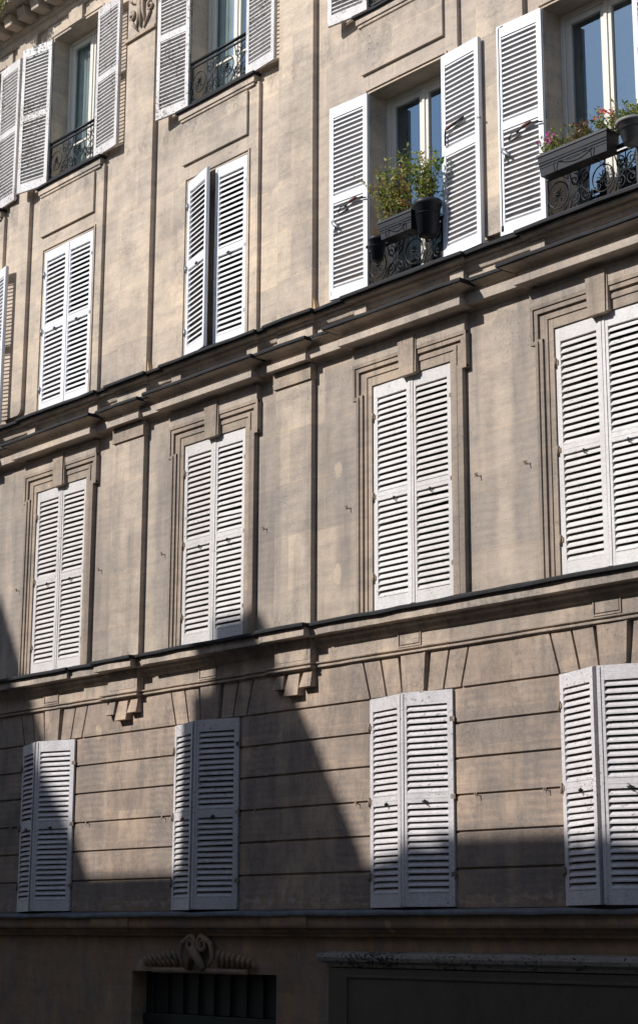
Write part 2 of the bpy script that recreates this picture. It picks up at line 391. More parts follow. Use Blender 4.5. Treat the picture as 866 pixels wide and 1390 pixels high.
# --- lower storey: channelled courses
JT = [0.20, .555, .885, 1.213, 1.545, 1.868, 2.19, 2.585]
GR = .011
edges = []
xx = [XL] + [e for c in COL4 for e in (c-HW, c+HW)] + [XR]
TB = [-.615, -.385, -.165]; TT = [-.72, -.47, -.215]
def vq(c, b0, b1, t0, t1, g=GR): return [(c+b0+g, 2.19+GR), (c+b1-g, 2.19+GR), (c+t1-g, 2.575), (c+t0+g, 2.575)]
for i in range(0, len(xx), 2):
    cr = MB(); x0, x1 = xx[i], xx[i+1]
    for k in range(6): cr.box(x0+(.004 if i else 0), x1-.004, 0, .04, JT[k]+GR, JT[k+1]-GR)
    l0, l1 = (x0, x0) if i == 0 else (COL[i//2-1]-TB[0]+GR, COL[i//2-1]-TT[0]+GR)
    r0, r1 = (x1, x1) if i == len(xx)-2 else (COL[i//2]+TB[0]-GR, COL[i//2]+TT[0]-GR)
    cr.prism([(l0, 2.19+GR), (r0, 2.19+GR), (r1, 2.575), (l1, 2.575)], 0, .04)
    cr.box(x0+.003, x1-.003, .022, .030, JT[0], 2.57)
    cr.build('rusticated_course', M['course'], bld, bevel=.005)
for c in COL:
    for s in (0, 1):
        for q in (vq(c, TB[s], TB[s+1], TT[s], TT[s+1]), vq(c, -TB[s+1], -TB[s], -TT[s+1], -TT[s])):
            v = MB(); v.prism(q, 0, .04); v.build('voussoir', M['course'], bld, bevel=.005)
    k = MB(); k.prism([(c-.15, 2.195), (c+.15, 2.195), (c+.175, 2.572), (c-.175, 2.572)], -.014, .04)
    k.prism([(c+.122, 2.215), (c+.147, 2.215), (c+.170, 2.572), (c+.145, 2.572)], -.024, -.01)
    k.build('keystone', M['course'], bld, bevel=.005)
    t = MB()  # small square tablet on the frieze, cut round with a groove
    x0, x1, z0, z1 = c-.185, c+.075, 2.675, 2.81
    t.box(x0, x1, -.010, .03, z0, z1)
    for a in ((x0-.026, x0-.012, z0-.026, z1+.026), (x1+.012, x1+.026, z0-.026, z1+.026)): t.box(a[0], a[1], -.014, .03, a[2], a[3])
    t.box(x0-.012, x1+.012, -.014, .03, z0-.026, z0-.012); t.box(x0-.012, x1+.012, -.014, .03, z1+.012, z1+.026)
    t.build('frieze_tablet', M['trim'], bld, bevel=.002)
# --- string course and ledge above the lower storey
PIL = [(-23.1, -22.52), (-17.27, -16.68), (-14.29, -13.71), (-8.62, -8.05)]     # pilasters that run the full height
st = MB()
sp = [(0, 2.572), (.006, 2.573), (.012, 2.582), (.034, 2.584), (.036, 2.588), (.036, 2.600), (.012, 2.603), (.010, 2.622), (.034, 2.626), (.036, 2.638), (.014, 2.642), (0, 2.644)]
st.sweep(XL, XR, sp)
for a, b in PIL:
    st.sweep(a-.10, b+.05, [(p+.075, z-.004) for p, z in sp])
st.build('string_course', M['trim'], bld)
lg = MB()
def ledge(p, x0, x1): lg.sweep(x0, x1, [(0, 2.78), (.02, 2.80), (.035, 2.84), (.06, 2.862), (.07, 2.885), (p, 2.885), (p, 2.99), (0, 2.995)])
ledge(.15, XL, XR)
fwd = [(COL[0]-.92, COL[1]+.60), (COL[2]-.92, COL[2]+1.08), ]
fwd = [(-22.3, -17.93), (-16.45, -14.36), (-13.50, -8.85), (-7.85, XR)]
for a, b in fwd: ledge(.19 if b < -14 else .165, a, b)
for a, b in PIL: ledge(.235, a-.04, b+.09)
lg.build('ledge', M['trim'], bld, bevel=.004)
ld = MB()
def flash(mb, x0, x1, p, z, t=.022, ys=0, dn=.020): mb.sweep(x0+.0, x1+.0, [(p-.016, z-dn+.003), (p-.004, z-dn), (p+.004, z-dn+.006), (p+.005, z+t*.3), (p-.002, z+t), (p-.02, z+t+.004), (ys, z+t+.022)], jit=.0042, step=.31)
flash(ld, XL, XR, .188, 2.993)
for a, b in fwd: flash(ld, a-.02, b+.02, (.228 if b < -14 else .203), 2.991)
for a, b in PIL: flash(ld, a-.065, b+.115, .272, 2.989)
ld.build('lead_flashing', M['lead'], bld)
for a, b in PIL:
    br = MB(); br.box(a+.04, b+.02, -.085, .03, 2.637, 2.886)
    br.box(a+.085, b-.025, -.089, -.08, 2.668, 2.862)
    o = br.build('ledge_bracket', M['trim'], bld, bevel=.003)
    # three hanging stones under the bracket
    for (x0, x1, z0) in ((a+.0, a+.165, 2.40), (a+.185, a+.405, 2.325), (a+.425, a+.60, 2.395)):
        d = MB(); d.taper(x0, x1, z0, 2.572, .01, .065, .095, .05, .0)
        d.build('hanging_stone', M['course'], o, bevel=.004)
# --- pilasters
for i, (a, b) in enumerate(PIL):
    p = MB(); p.box(a, b, -.066, .03, 3.0, 5.66)
    o = p.build('pilaster', M['wall'], bld, bevel=.004)
    c = MB(); c.box(a-.02, b+.012, -.090, .03, 5.625, 5.80)
    c.build('pilaster_cap', M['frame3'], o, bevel=.005)
    p = MB(); p.box(a, b, -.066, .03, 6.36, 12.0)
    o = p.build('pilaster', M['wall'], bld, bevel=.004)
    p = MB(); p.add([(b,-.052,6.385),(b,0,6.385),(b+.052,0,6.385),(b+.045,-.052,6.385),(b,-.052,6.56),(b,0,6.52),(b+.03,0,6.47)], [(0,3,4),(3,2,6,4),(4,6,5),(0,4,5,1)])
    p.build('mortar_fillet', M['patch'], o)
# panels between the paired windows
for (a, b) in ((-19.93, -19.44), (-11.26, -10.65)):
    p = MB(); n = 6; r = .09; pts = []
    for q in range(n+1): t = math.pi+math.pi/2*q/n; pts.append((a+r+r*math.cos(t), 6.47+r+r*math.sin(t)))
    for q in range(n+1): t = 1.5*math.pi+math.pi/2*q/n; pts.append((b-r+r*math.cos(t), 6.47+r+r*math.sin(t)))
    pts += [(b, 12.0), (a, 12.0)]
    p.prism(pts, -.055, .03); p.build('wall_panel', M['wall'], bld, bevel=.003)
# --- double cornice between second and third storeys
ZA = 5.815
c1 = MB()
def corn(p, x0, x1, z=ZA, lip=.07, top=6.0, bed=.035):
    c1.sweep(x0, x1, [(0, z-.03), (.012, z-.028), (bed*.6, z-.012), (bed, z+.004), (bed+.015, z+.012), (p, z+.012), (p, z+.108 if p < .16 else z+.085), (p-.03, z+.112 if p < .16 else z+.09),
                      (p-.035, top-.055), (p-.02, top-.045), (p+lip*.80, top-.022), (p+lip*.95, top-.018), (p+lip*.95, top), (0, top+.006)])
corn(.125, XL, XR, lip=.07, top=6.02)
for a, b in PIL: corn(.175, a-.12, b+.12, lip=.10, z=ZA-.015, top=6.005)
c1.build('cornice', M['trim'], bld, bevel=.003)
f1 = MB(); flash(f1, XL-.01, XR+.01, .202, 6.022)
for a, b in PIL: flash(f1, a-.13, b+.13, .280, 6.007)
f1.build('lead_flashing', M['lead'], bld)
for c in COL:
    c1 = MB(); corn(.225, c-.94, c+.985, z=5.79, lip=.10, top=5.995, bed=.075)
    c1.box(c-.80, c+.79, -.060, .03, 5.61, 5.775)
    o = c1.build('window_hood', M['trim'], bld, bevel=.003)
    f1 = MB(); flash(f1, c-.965, c+1.01, .335, 5.997); f1.build('lead_flashing', M['lead'], o)
# band between the cornices, with piers under the windows and pilasters
for a, b in [(c-.78, c-.60) for c in COL]+[(c+.60, c+.785) for c in COL]+PIL:
    bd = MB(); bd.box(a, b, -.055, .03, 6.03, 6.24); bd.build('ledge_pier', M['trim'], bld, bevel=.004)

c2 = MB()
def corn2(p, x0, x1, dz=0): c2.sweep(x0, x1, [(0, 6.195+dz), (.02, 6.20+dz), (.03, 6.225+dz), (.035, 6.245+dz), (p*.55, 6.262+dz), (p*.6, 6.285+dz), (p, 6.290+dz), (p, 6.335+dz), (0, 6.34+dz)])
corn2(.105, XL, XR)
for c in COL: corn2(.15, c-.82, c+.86, -.003)
for a, b in PIL: corn2(.15, a-.06, b+.09, -.003)
c2.build('sill_ledge', M['trim'], bld, bevel=.003)
f2 = MB(); flash(f2, XL-.01, XR+.01, .15, 6.337, .02)
for c in COL: flash(f2, c-.855, c+.895, .195, 6.334, .022)
for a, b in PIL: flash(f2, a-.095, b+.125, .195, 6.334, .022)
f2.build('lead_flashing', M['lead'], bld)
# --- upper window surrounds, panels and sills
for i, c in enumerate(COL):
    s = MB()
    x0, x1 = c-.735, c+.745
    def ring(mb, p0, p1, xa, xb, za, zb, hole):
        hx0, hx1, hz1 = hole
        mb.box(xa, hx0, p0, p1, za, zb); mb.box(hx1, xb, p0, p1, za, zb); mb.box(hx0, hx1, p0, p1, hz1, zb)
    ring(s, -.044, .03, x0, x1, 6.36, 9.40, (c-HW-.003, c+HW+.003, Z2[1]+.003))
    # thin bead round the opening
    ring(s, -.060, -.03, c-.605, c+.605, 6.37, 8.625, (c-.582, c+.582, 8.602))
    s.box(c-.645, c+.565, -.074, -.03, 8.80, 9.345)
    s.build('window_surround', M['wall'], bld, bevel=.004)
    q = MB(); q.box(c-.72, c+.70, -.085, .03, 9.405, 9.50); q.box(c-.70, c+.68, -.070, .03, 9.37, 9.405)
    o = q.build('window_sill', M['trim'], bld, bevel=.004)
    f = MB(); flash(f, c-.75, c+.73, .115, 9.502, .02); f.build('lead_flashing', M['lead'], o)
    s = MB(); ring(s, -.036, .03, x0, x1, 9.51, 11.86, (c-HW-.003, c+HW+.003, Z1[1]+.003))
    ring(s, -.050, -.03, c-.605, c+.605, 9.53, 11.70, (c-.582, c+.582, 11.668))
    s.box(c-.16, c+.16, -.085, -.03, 11.64, 11.86)
    s.build('window_surround', M['wall'], bld, bevel=.004)
# --- eared surrounds of the second storey
for i, c in enumerate(COL):
    s = MB(); zt = 5.612
    def ear(y, dx, w, ztop, zb=3.04):
        # upright with an ear at the top
        for sg in (-1, 1):
            xo, xi, xe = c+sg*dx, c+sg*(HW+.003), c+sg*(dx+.055)
            a, b = sorted((xo, xi)); s.box(a, b, y, .03, zb, 5.24+(ztop-zt))
            a, b = sorted((xe, xi)); s.box(a, b, y, .03, 5.24+(ztop-zt), ztop)
        s.box(c-HW-.003, c+HW+.003, y, .03, Z3[1]+.003, ztop)
    ear(-.022, .75, 0, zt)
    def strip(y, y1, o, wd, zlo):
        # outline fillet following the eared shape at inset o
        for sg in (-1, 1):
            xo = .75-o
            a, b = sorted((c+sg*xo, c+sg*(xo-wd))); s.box(a, b, y, y1, 3.04, 5.24+o)
            a, b = sorted((c+sg*(xo+.055), c+sg*(xo+.055-wd))); s.box(a, b, y, y1, 5.24-0, zt-o)
            a, b = sorted((c+sg*(xo-wd), c+sg*(xo+.055))); s.box(a, b, y-.001, y1, 5.235+o*.2, 5.235+wd+o*.2)
        s.box(c-(.805-o), c+(.805-o), y-.0015, y1, zt-o-wd, zt-o)
    strip(-.058, -.02, .0, .036, 0)
    strip(-.046, -.02, .042, .042, 0)
    for sg in (-1, 1):
        a, b = sorted((c+sg*.652, c+sg*.612)); s.box(a, b, -.034, -.02, 3.04, 5.46)
    s.box(c-.655, c+.655, -.0345, -.02, 5.455, 5.50)
    o = s.build('eared_surround', M['frame3'], bld, bevel=.004)
    k = MB(); k.taper(c-.095, c+.105, 5.335, 5.74, .0, .088, .082, -.018, -.012); k.box(c+.105, c+.130, -.070, .0, 5.345, 5.74)
    k.build('keystone', M['frame3'], o, bevel=.004)
# --- top cornice with modillions, frieze
tc = MB()
tc.sweep(XL, XR, [(0, 11.86), (.05, 11.87), (.07, 11.90), (.07, 11.95), (.10, 11.97), (.12, 12.0), (.12, 12.17)])
tc.sweep(XL, XR, [(.1, 12.17), (.48, 12.17), (.50, 12.18), (.50, 12.25), (.52, 12.27), (.55, 12.31), (.57, 12.34), (.57, 12.37), (0, 12.38)])
o = tc.build('top_cornice', M['wall'], bld, bevel=.005)
x = XL+.2
while x < XR:
    d = MB(); d.taper(x, x+.18, 12.015, 12.165, -.1, .26, .22); d.build('modillion', M['trim'], o, bevel=.008); x += .33
    if x > -16: break
ro = MB(); ro.add([(XL,-.5,12.40),(XR,-.5,12.40),(XR,1.2,14.6),(XL,1.2,14.6),(XR,9,15.2),(XL,9,15.2),(XL,9,12.3),(XR,9,12.3)], [(0,1,2,3),(3,2,4,5),(5,4,7,6),(0,3,5,6),(1,7,4,2)])
ro.build('roof', M['zinc'], bld)
# carved capital on the pilasters of the top storey
for (a, b) in PIL:
    cp = MB(); xm = (a+b)/2; y = -.085
    cp.box(a-.01, b+.01, -.075, .0, 10.90, 10.925); cp.box(a-.02, b+.02, -.10, .0, 10.86, 10.90)
    cp.box(a+.02, b-.02, -.062, .0, 10.93, 11.75)
    for sg in (-1, 1):
        cp.tube(spiral(xm+sg*.14, 11.50, .115, .02, -math.pi/2, 1.6, y, 26, sg), [.030-.016*i/26 for i in range(27)], 7)
        cp.tube([(xm+sg*.14, y, 11.385), (xm+sg*.05, y, 11.33), (xm+sg*.045, y, 11.2), (xm+sg*.09, y+.01, 11.0)], [.03, .03, .026, .015], 7)
        cp.tube(spiral(xm+sg*.20, 11.20, .07, .015, math.pi/2, 1.2, y, 18, sg), [.022-.01*i/18 for i in range(19)], 6)
        cp.tube([(xm+sg*.2, y, 11.13), (xm+sg*.15, y, 11.06), (xm+sg*.06, y+.01, 10.95)], [.02, .022, .012], 6)
    cp.tube([(xm, y, 11.62), (xm, y-.01, 11.3), (xm, y+.005, 10.98)], [.02, .035, .014], 7)
    cp.box(a-.03, b+.03, -.12, .0, 11.66, 11.74)
    cp.build('carved_capital', M['frame3'], bld)
# ------------------------------------------------------------------ shutters
def leaf_mesh(name, wd, h, mat, side, n1, n2, tr=.125, mr=.085, brl=.12, stile=.058, clean=False, seed=0):
    T = .035; mb = MB()
    def bx(x0, x1, y0, y1, z0, z1):
        if side < 0: x0, x1 = -x1, -x0
        mb.box(x0, x1, y0, y1, z0, z1)
    bx(0, stile, 0, T, 0, h); bx(wd-stile, wd, 0, T, 0, h)
    # meeting bead on the free edge
    bx(wd-stile*.45, wd+.004, -.007, .0, .01, h-.01)
    H = h-tr-mr-brl; pt = H/(n1+n2)
    zm = brl+pt*n2
    bx(stile, wd-stile, .001, T-.001, 0, brl); bx(stile, wd-stile, .001, T-.001, zm, zm+mr); bx(stile, wd-stile, .001, T-.001, h-tr, h)
    bx(stile, wd-stile, -.001, .002, zm+mr*.45, zm+mr*.52)
    rnd = random.Random(seed)
    for base, n in ((brl, n2), (zm+mr, n1)):
        for k in range(n):
            z = base+pt*k+rnd.uniform(-.0015, .0015); t = .007; sv = (.80 if not clean else .74)*pt; ti = rnd.uniform(-.002, .002)
            x0, x1 = stile-.003, wd-stile+.003
            if side < 0: x0, x1 = -x1, -x0
            a = (.003, z+.004+ti); b = (.029, z+.004+sv-t+ti*.3)          # outer low edge -> inner high edge
            # cross-section of the blade (y,z)
            cs = [a, (a[0]+t*.9, a[1]-t*.35), (b[0]+t*.4, b[1]-t*.3+t*.3), (b[0]-t*.3, b[1]+t)]
            te = .017 if clean else .0135; zt_ = a[1]+sv
            cs = [(.002, a[1]+te), (.002, a[1]), (.030, zt_-te), (.030, zt_)]
            tw = rnd.uniform(-.0015, .0015) + (rnd.uniform(-.014, .014) if (not clean and rnd.random() < .04) else 0)
            mb.add([(x0, yy, zz) for yy, zz in cs]+[(x1, yy, zz+tw) for yy, zz in cs],
                   [(0,1,2,3),(7,6,5,4)]+[(q, q+4, (q+1) % 4+4, (q+1) % 4) for q in range(4)])
    return mb.mesh(name, mat)
hinge = MB(); hinge.tube([(0, -.012, -.045), (0, -.012, .045)], .010, 8); hinge.box(-.012, .035, -.006, .0, -.02, .02)
hinge_me = hinge.mesh('hinge', M['steel']); 
hr = MB(); hr.tube([(0, -.012, -.045), (0, -.012, .045)], .011, 8); hr.box(-.02, .03, -.008, .0, -.022, .022); hinge_r = hr.mesh('hinge', M['rust'])
lt = MB(); lt.box(-.03, .03, -.012, -.004, -.004, .004); lt.tube([(-.02, -.014, .0), (.012, -.03, -.012), (.028, -.028, -.03)], .005, 6); lt.box(-.006, .006, -.014, 0, -.02, .014)
latch_me = lt.mesh('latch', M['iron'])
def link(me, name, parent, loc, rz=0, label=None):
    o = bpy.data.objects.new(name, me); C.collection.objects.link(o); o.parent = parent; o.location = loc; o.rotation_euler = (0, 0, rz)
    if label: o['label'] = label
    return o
cache = {}; rj = random.Random(4)
def leaf(c, Z, side, ang, matk, n1, n2, hy, label=None, wd=.548, extra=None, dz=0, hmat=None):
    """side +1: hinged on the left jamb, -1: on the right jamb; ang = how far it is swung open"""
    h = Z[1]-Z[0]-.012
    key = (round(h, 3), side, matk, n1, n2, wd, round(c, 1) if matk != 'white' else 0)
    if key not in cache: cache[key] = leaf_mesh('shutter', wd, h, M[matk], side, n1, n2, clean=(matk == 'white'), seed=str(key))
    hx = c-side*(HW-.001)
    o = bpy.data.objects.new('shutter', cache[key]); C.collection.objects.link(o)
    o.parent = bld; o.location = Vector((hx, hy, Z[0]+.006+dz)) - wloc(bld); o.rotation_euler = (0, 0, -side*R(ang))
    if matk != 'white': o.rotation_euler.y = R(rj.uniform(-.18, .18)); o.location.z += rj.uniform(-.003, .003)
    if label: o['label'] = label
    for hz in (.12*h+.05, .5*h, .86*h): link(hmat or hinge_me, 'hinge', o, (side*.002, 0, hz), 0 if side > 0 else math.pi)
    if ang < 60:
        link(latch_me, 'latch', o, (side*wd*.55, 0, h*(n2/(n1+n2))*.88+.085))
    return o
rail_objs = []
for i, c in enumerate(COL):
    nm = ['far left', 'leftmost', 'second', 'third', 'right', 'far right'][i]
    # first floor: both leaves pushed slightly outwards
    tipx = {0: 16, 1: 18, 2: 17, 3: 12.5, 4: 19, 5: 11}[i]
    leaf(c-.035-.008, Z4, 1, tipx, 'blue', 14, 14, -.030, wd=.562, hmat=hinge_r)
    leaf(c-.035+.008, Z4, -1, tipx+.6, 'blue', 14, 14, -.030, wd=.562, hmat=hinge_r)
    # second floor: closed
    leaf(c, Z3, 1, .7+.3*(i % 2), 'cream', 16, 16, -.004, wd=.545, hmat=hinge_r)
    leaf(c, Z3, -1, .6, 'cream', 16, 16, -.004, wd=.545, hmat=hinge_r)
    # third floor
    if i in (1, 5):
        leaf(c, Z2, 1, .8, 'white', 14, 15, -.045); leaf(c, Z2, -1, .8, 'white', 14, 15, -.045)
    elif i == 2:
        leaf(c, Z2, 1, 14, 'white', 14, 15, -.045, 'white shutter leaf standing ajar'); leaf(c, Z2, -1, 1.5, 'white', 14, 15, -.045, 'white shutter leaf slightly ajar')
    else:
        leaf(c, Z2, 1, 176 if i != 4 else 177, 'white', 17, 18, -.048, 'clean white shutter leaf folded open against the wall')
        leaf(c, Z2, -1, 176 if i else 169, 'white', 17, 18, -.048, 'clean white shutter leaf folded open against the wall')
    # fourth floor, folded open
    if i < 5:
        leaf(c, Z1, 1, 172 if i != 1 else 168, 'grey', 17, 18, -.05, 'weathered grey-white shutter leaf folded open', dz=-.02)
        leaf(c, Z1, -1, 176, 'grey', 17, 18, -.05, 'weathered grey-white shutter leaf folded open', dz=-.02)
    else:
        leaf(c, Z1, 1, .8, 'grey', 17, 18, -.03); leaf(c, Z1, -1, .8, 'grey', 17, 18, -.03)
# window joinery
def window(c, Z, curtain=False):
    y0 = .20; f = MB()
    a, b, z0, z1 = c-HW, c+HW, Z[0], Z[1]
    f.box(a, a+.05, y0, y0+.07, z0, z1); f.box(b-.05, b, y0, y0+.07, z0, z1); f.box(a+.05, b-.05, y0, y0+.07, z1-.055, z1); f.box(a+.05, b-.05, y0, y0+.08, z0, z0+.05)
    o = f.build('window', M['frame'], bld, bevel=.004)
    for s in (-1, 1):
        x0, x1 = (a+.053, c-.002) if s < 0 else (c+.002, b-.053)
        q = MB(); y1 = y0+.015; z2, z3 = z0+.053, z1-.058; w_ = .062
        q.box(x0, x0+w_, y1, y1+.045, z2, z3); q.box(x1-w_, x1, y1, y1+.045, z2, z3)
        q.box(x0+w_, x1-w_, y1, y1+.045, z3-w_, z3); q.box(x0+w_, x1-w_, y1, y1+.045, z2, z2+.10)
        q.box(x0+w_, x1-w_, y1+.008, y1+.04, z2+.52, z2+.545)
        if s > 0: q.box(x0-.018, x0+.02, y1-.014, y1, z2, z3)
        q.build('sash', M['frame'], o, bevel=.003)
        p = MB(); p.add([(x0+w_-.005, y1+.024, z2+.09), (x1-w_+.005, y1+.024, z2+.09), (x1-w_+.005, y1+.024, z3-w_+.005), (x0+w_-.005, y1+.024, z3-w_+.005)], [(0,1,2,3)])
        p.build('pane', M['glass'], o)
    if curtain:
        p = MB(); n = 80; vs = []; fs = []
        for k in range(n+1):
            x = a+.06+(b-a-.12)*k/n; y = y0+.13+.018*math.sin(k*.9)+.01*math.sin(k*2.3)
            vs += [(x, y, z0+.02), (x, y, z1-.02)]
        for k in range(n): fs.append((2*k, 2*k+2, 2*k+3, 2*k+1))
        p.add(vs, fs, True); p.build('curtain', M['curtain'], o)
for i in (0, 1, 2, 3, 4): window(COL[i], Z1, i in (1, 2))
for i in (0, 3, 4): window(COL[i], Z2, False)
# wrought iron window guards
def guard(c, z0, z1, y, wd=1.06, scroll=1.0):
    mb = MB(); a, b = c-wd/2, c+wd/2
    mb.tube([(a-.03, y, z1), (b+.03, y, z1)], .020, 8); mb.box(a-.01, b+.01, y-.012, y+.012, z1-.065, z1-.048)
    mb.box(a-.01, b+.01, y-.012, y+.012, z0+.03, z0+.045)
    for x in (a, b): mb.box(x-.010, x+.010, y-.010, y+.010, z0-.02, z1)
    H = z1-.06-(z0+.045); zc = z0+.045+H/2; n = 4; cw = (b-a)/n; rr = .0065
    zt_, zb_ = z1-.06, z0+.045
    for k in range(n):
        x = a+cw*(k+.5); ro_ = min(cw, H)*.46
        if k % 2 == 0:   # sunburst: fan of petals inside a C-scroll
            mb.tube([(x+ro_*math.cos(t*math.tau/28), y, zc+ro_*1.05*math.sin(t*math.tau/28)) for t in range(28)], rr, 5, True)
            for t in range(10):
                an = t*math.tau/10+.3; mb.tube([(x+.015*math.cos(an), y, zc+.015*math.sin(an)), (x+ro_*.55*math.cos(an), y-.008, zc+ro_*.55*math.sin(an))], [.008, .004], 5)
            mb.lathe((x, y, zc-.012), [(0, 0), (.018, .004), (.02, .012), (.018, .02), (0, .024)], 8)
            for sg in (-1, 1):
                mb.tube(spiral(x+sg*ro_*.45, zc-ro_*.52, ro_*.32, .012, 0 if sg > 0 else math.pi, 1.2, y, 18, -sg), rr*.9, 5)
        else:            # pairs of scrolls and a heart
            for sg in (-1, 1):
                for vz in (-1, 1):
                    mb.tube(spiral(x+sg*cw*.25, zc+vz*H*.24, cw*.24, .012, math.pi/2*vz, 1.35, y, 22, sg*vz), rr, 5)
                mb.tube([(x+sg*cw*.48, y, zb_), (x+sg*cw*.36, y, zc-.08), (x+sg*cw*.05, y, zc), (x+sg*cw*.36, y, zc+.08), (x+sg*cw*.48, y, zt_)], rr, 5)
            mb.tube([(x, y, zb_), (x, y, zt_)], rr*.8, 5)
    for k in range(n+1):
        x = a+cw*k
        mb.tube([(x-.07, y, zb_+.004), (x-.02, y, zb_+.05), (x, y, zb_+.12), (x+.02, y, zb_+.05), (x+.07, y, zb_+.004)], rr*.9, 5)
    return mb.build('window_guard', M['iron'], bld)
for i in (0, 1, 2, 3, 4): guard(COL[i], 9.55, 10.10, -.03)
for i in (0, 3, 4): guard(COL[i], 6.375, 6.84, -.075)
# long bolts, wooden grips and hanging clips on the clean open leaves
def fittings(c, side, flip):
    """side -1 = leaf left of the opening, +1 = right"""
    y = -.093
    xh = c+side*(HW+.02); xt = c+side*(HW+.53)
    b = MB()
    if side < 0:
        b.tube([(xt+.012, y-.012, Z2[0]+.04), (xt+.012, y-.012, Z2[1]-.03)], .009, 6)
        b.tube([(xt+.012, y-.012, Z2[1]-.03), (xt+.07, y-.012, Z2[1]-.02)], .007, 6)
        b.tube([(xt+.012, y-.012, Z2[0]+.05), (xt+.012, y-.012, Z2[0]+.10)], .016, 6)
        o = b.build('bolt_rod', M['iron'], bld)
        z = 7.38
        hk = MB(); hk.tube([(xt+.11, y-.01, z-.04), (xt+.16, y-.03, z), (xt+.25, y-.03, z), (xt+.26, y-.01, z-.04), (xt+.13, y-.01, z-.06), (xt+.11, y-.01, z-.04)], .006, 6)
        hk.tube([(xt+.22, y-.02, z-.01), (xt+.30, y-.03, z+.02)], .008, 6); hk.tube([(xt+.295, y-.03, z+.018), (xt+.40, y-.03, z+.034), (xt+.54, y-.01, z-.0)], .007, 6)
        hk.build('shutter_hook', M['iron'], o)
        gp = MB(); gp.tube([(xt+.29, y-.03, z+.015), (xt+.31, y-.03, z+.022), (xt+.39, y-.03, z+.035), (xt+.41, y-.03, z+.036)], [.009, .015, .015, .009], 8); gp.build('grip', M['grip'], o)
        cl = MB(); cl.tube([(xt+.03, y-.02, z-.12), (xt+.08, y-.03, z-.17), (xt+.15, y-.03, z-.24)], [.02, .026, .012], 6)
        cl.tube([(xt+.06, y-.03, z-.16), (xt+.09, y-.04, z-.27)], [.018, .008], 6); cl.build('hanging_clip', M['steel'], o)
    else:
        z = 7.72; x0 = c+HW+.04
        b.tube([(x0+.03, y-.02, z-.05), (x0+.05, y-.03, z), (x0+.20, y-.03, z+.04), (x0+.30, y-.03, z+.055)], .008, 6)
        b.tube([(x0+.10, y-.03, z+.005), (x0+.30, y-.03, z+.035)], .006, 6); b.tube([(x0+.03, y-.02, z-.05), (x0+.03, y-.02, z-.16)], .007, 6)
        o = b.build('shutter_hook', M['iron'], bld)
        gp = MB(); gp.tube([(x0+.05, y-.03, z), (x0+.07, y-.03, z+.006), (x0+.16, y-.03, z+.03), (x0+.18, y-.03, z+.033)], [.009, .015, .015, .009], 8); gp.build('grip', M['grip'], o)
        cl = MB(); cl.tube([(c+HW+.52, y-.012, z-.05), (c+HW+.53, y-.03, z-.01), (c+HW+.56, y-.02, z-.03)], .010, 6); cl.build('hanging_clip', M['steel'], o)
for c in (COL[3], COL[4]):
    fittings(c, -1, 0); fittings(c, 1, 0)
# catches in the wall that hold the shutters when open
def catch(x, z, mt='rust'):
    b = MB(); b.tube([(x-.035, -.01, z+.01), (x-.01, -.035, z+.012), (x+.02, -.035, z)], .004, 6); b.tube([(x+.02, -.035, z+.014), (x+.024, -.038, z-.035)], .005, 6)
    b.box(x-.045, x-.025, -.004, .02, z-.012, z+.016); b.build('shutter_catch', M[mt], bld)
for c in COL[:5]:
    catch(c-.93, 4.17); catch(c+.88, 4.17)
    catch(c-.80, 1.215); catch(c+.80, 1.215)
# ------------------------------------------------------------------ ledge over the ground floor, doorway, shop
lc = MB(); lc.sweep(XL, XR, [(0, -.05), (.03, -.045), (.035, -.02), (.06, -.005), (.07, .02), (.12, .035), (.13, .06), (.135, .14), (.14, .145), (.14, .165), (0, .17)])
for a, b in PIL: lc.sweep(a-.06, b+.06, [(.03, -.04), (.04, -.02), (.08, -.005), (.09, .02), (.14, .035), (.15, .06), (.158, .163), (.02, .167)])
lc.build('ledge', M['wall'], bld, bevel=.003)
f = MB(); flash(f, XL-.01, XR, .175, .166, .022, -.02); f.build('zinc_flashing', M['leadtop'], bld)
# carved cartouche over the carriage door
ca = MB(); xm = -15.52; y = -.05
for sg in (-1, 1):
    ca.tube(spiral(xm+sg*.10, -.13, .085, .02, math.pi/2, 1.4, y, 24, sg), [.030-.014*i/24 for i in range(25)], 7)
    ca.tube([(xm+sg*.1, y, -.045), (xm+sg*.24, y, -.12), (xm+sg*.28, y, -.26), (xm+sg*.2, y, -.36)], [.03, .03, .025, .015], 7)
    for k in range(7):
        xa = xm+sg*(.34+.085*k); hh = .17-.012*k
        ca.tube([(xa, -.01, -.36), (xa+sg*.02, y, -.36+hh*.6), (xa+sg*.06, y-.01, -.36+hh)], [.012, .028, .014], 6)
        ca.tube([(xa+sg*.05, -.01, -.37), (xa+sg*.085, y+.01, -.37+hh*.5)], [.012, .02], 6)
ca.tube([(xm-.12, y, -.38), (xm, y-.03, -.2), (xm+.12, y, -.38)], [.04, .07, .04], 8)
ca.tube([(xm-.8, -.01, -.40), (xm+.8, -.01, -.40)], .03, 8)
ca.build('carved_cartouche', M['trim'], bld)
dr = MB(); a, b = DOOR[0], DOOR[1]; ym = .22
for s in (0, 1):
    x0, x1 = (a, (a+b)/2-.005) if s == 0 else ((a+b)/2+.005, b)
    d = MB(); d.box(x0, x1, ym, ym+.06, GZ, -.98)
    for z0, z1 in ((GZ+.15, GZ+.9), (GZ+1.05, -1.15)): d.box(x0+.15, x1-.15, ym-.03, ym+.01, z0, z1)
    d.build('door', M['door'], bld, bevel=.01)
d = MB(); d.box(a, b, ym-.04, ym+.06, -.975, -.86); d.box(a, b, ym+.0, ym+.05, -.855, -.425)
for k in range(9):
    x = a+.15+(b-a-.3)*k/8; d.box(x-.012, x+.012, ym-.03, ym-.0, -.855, -.425)
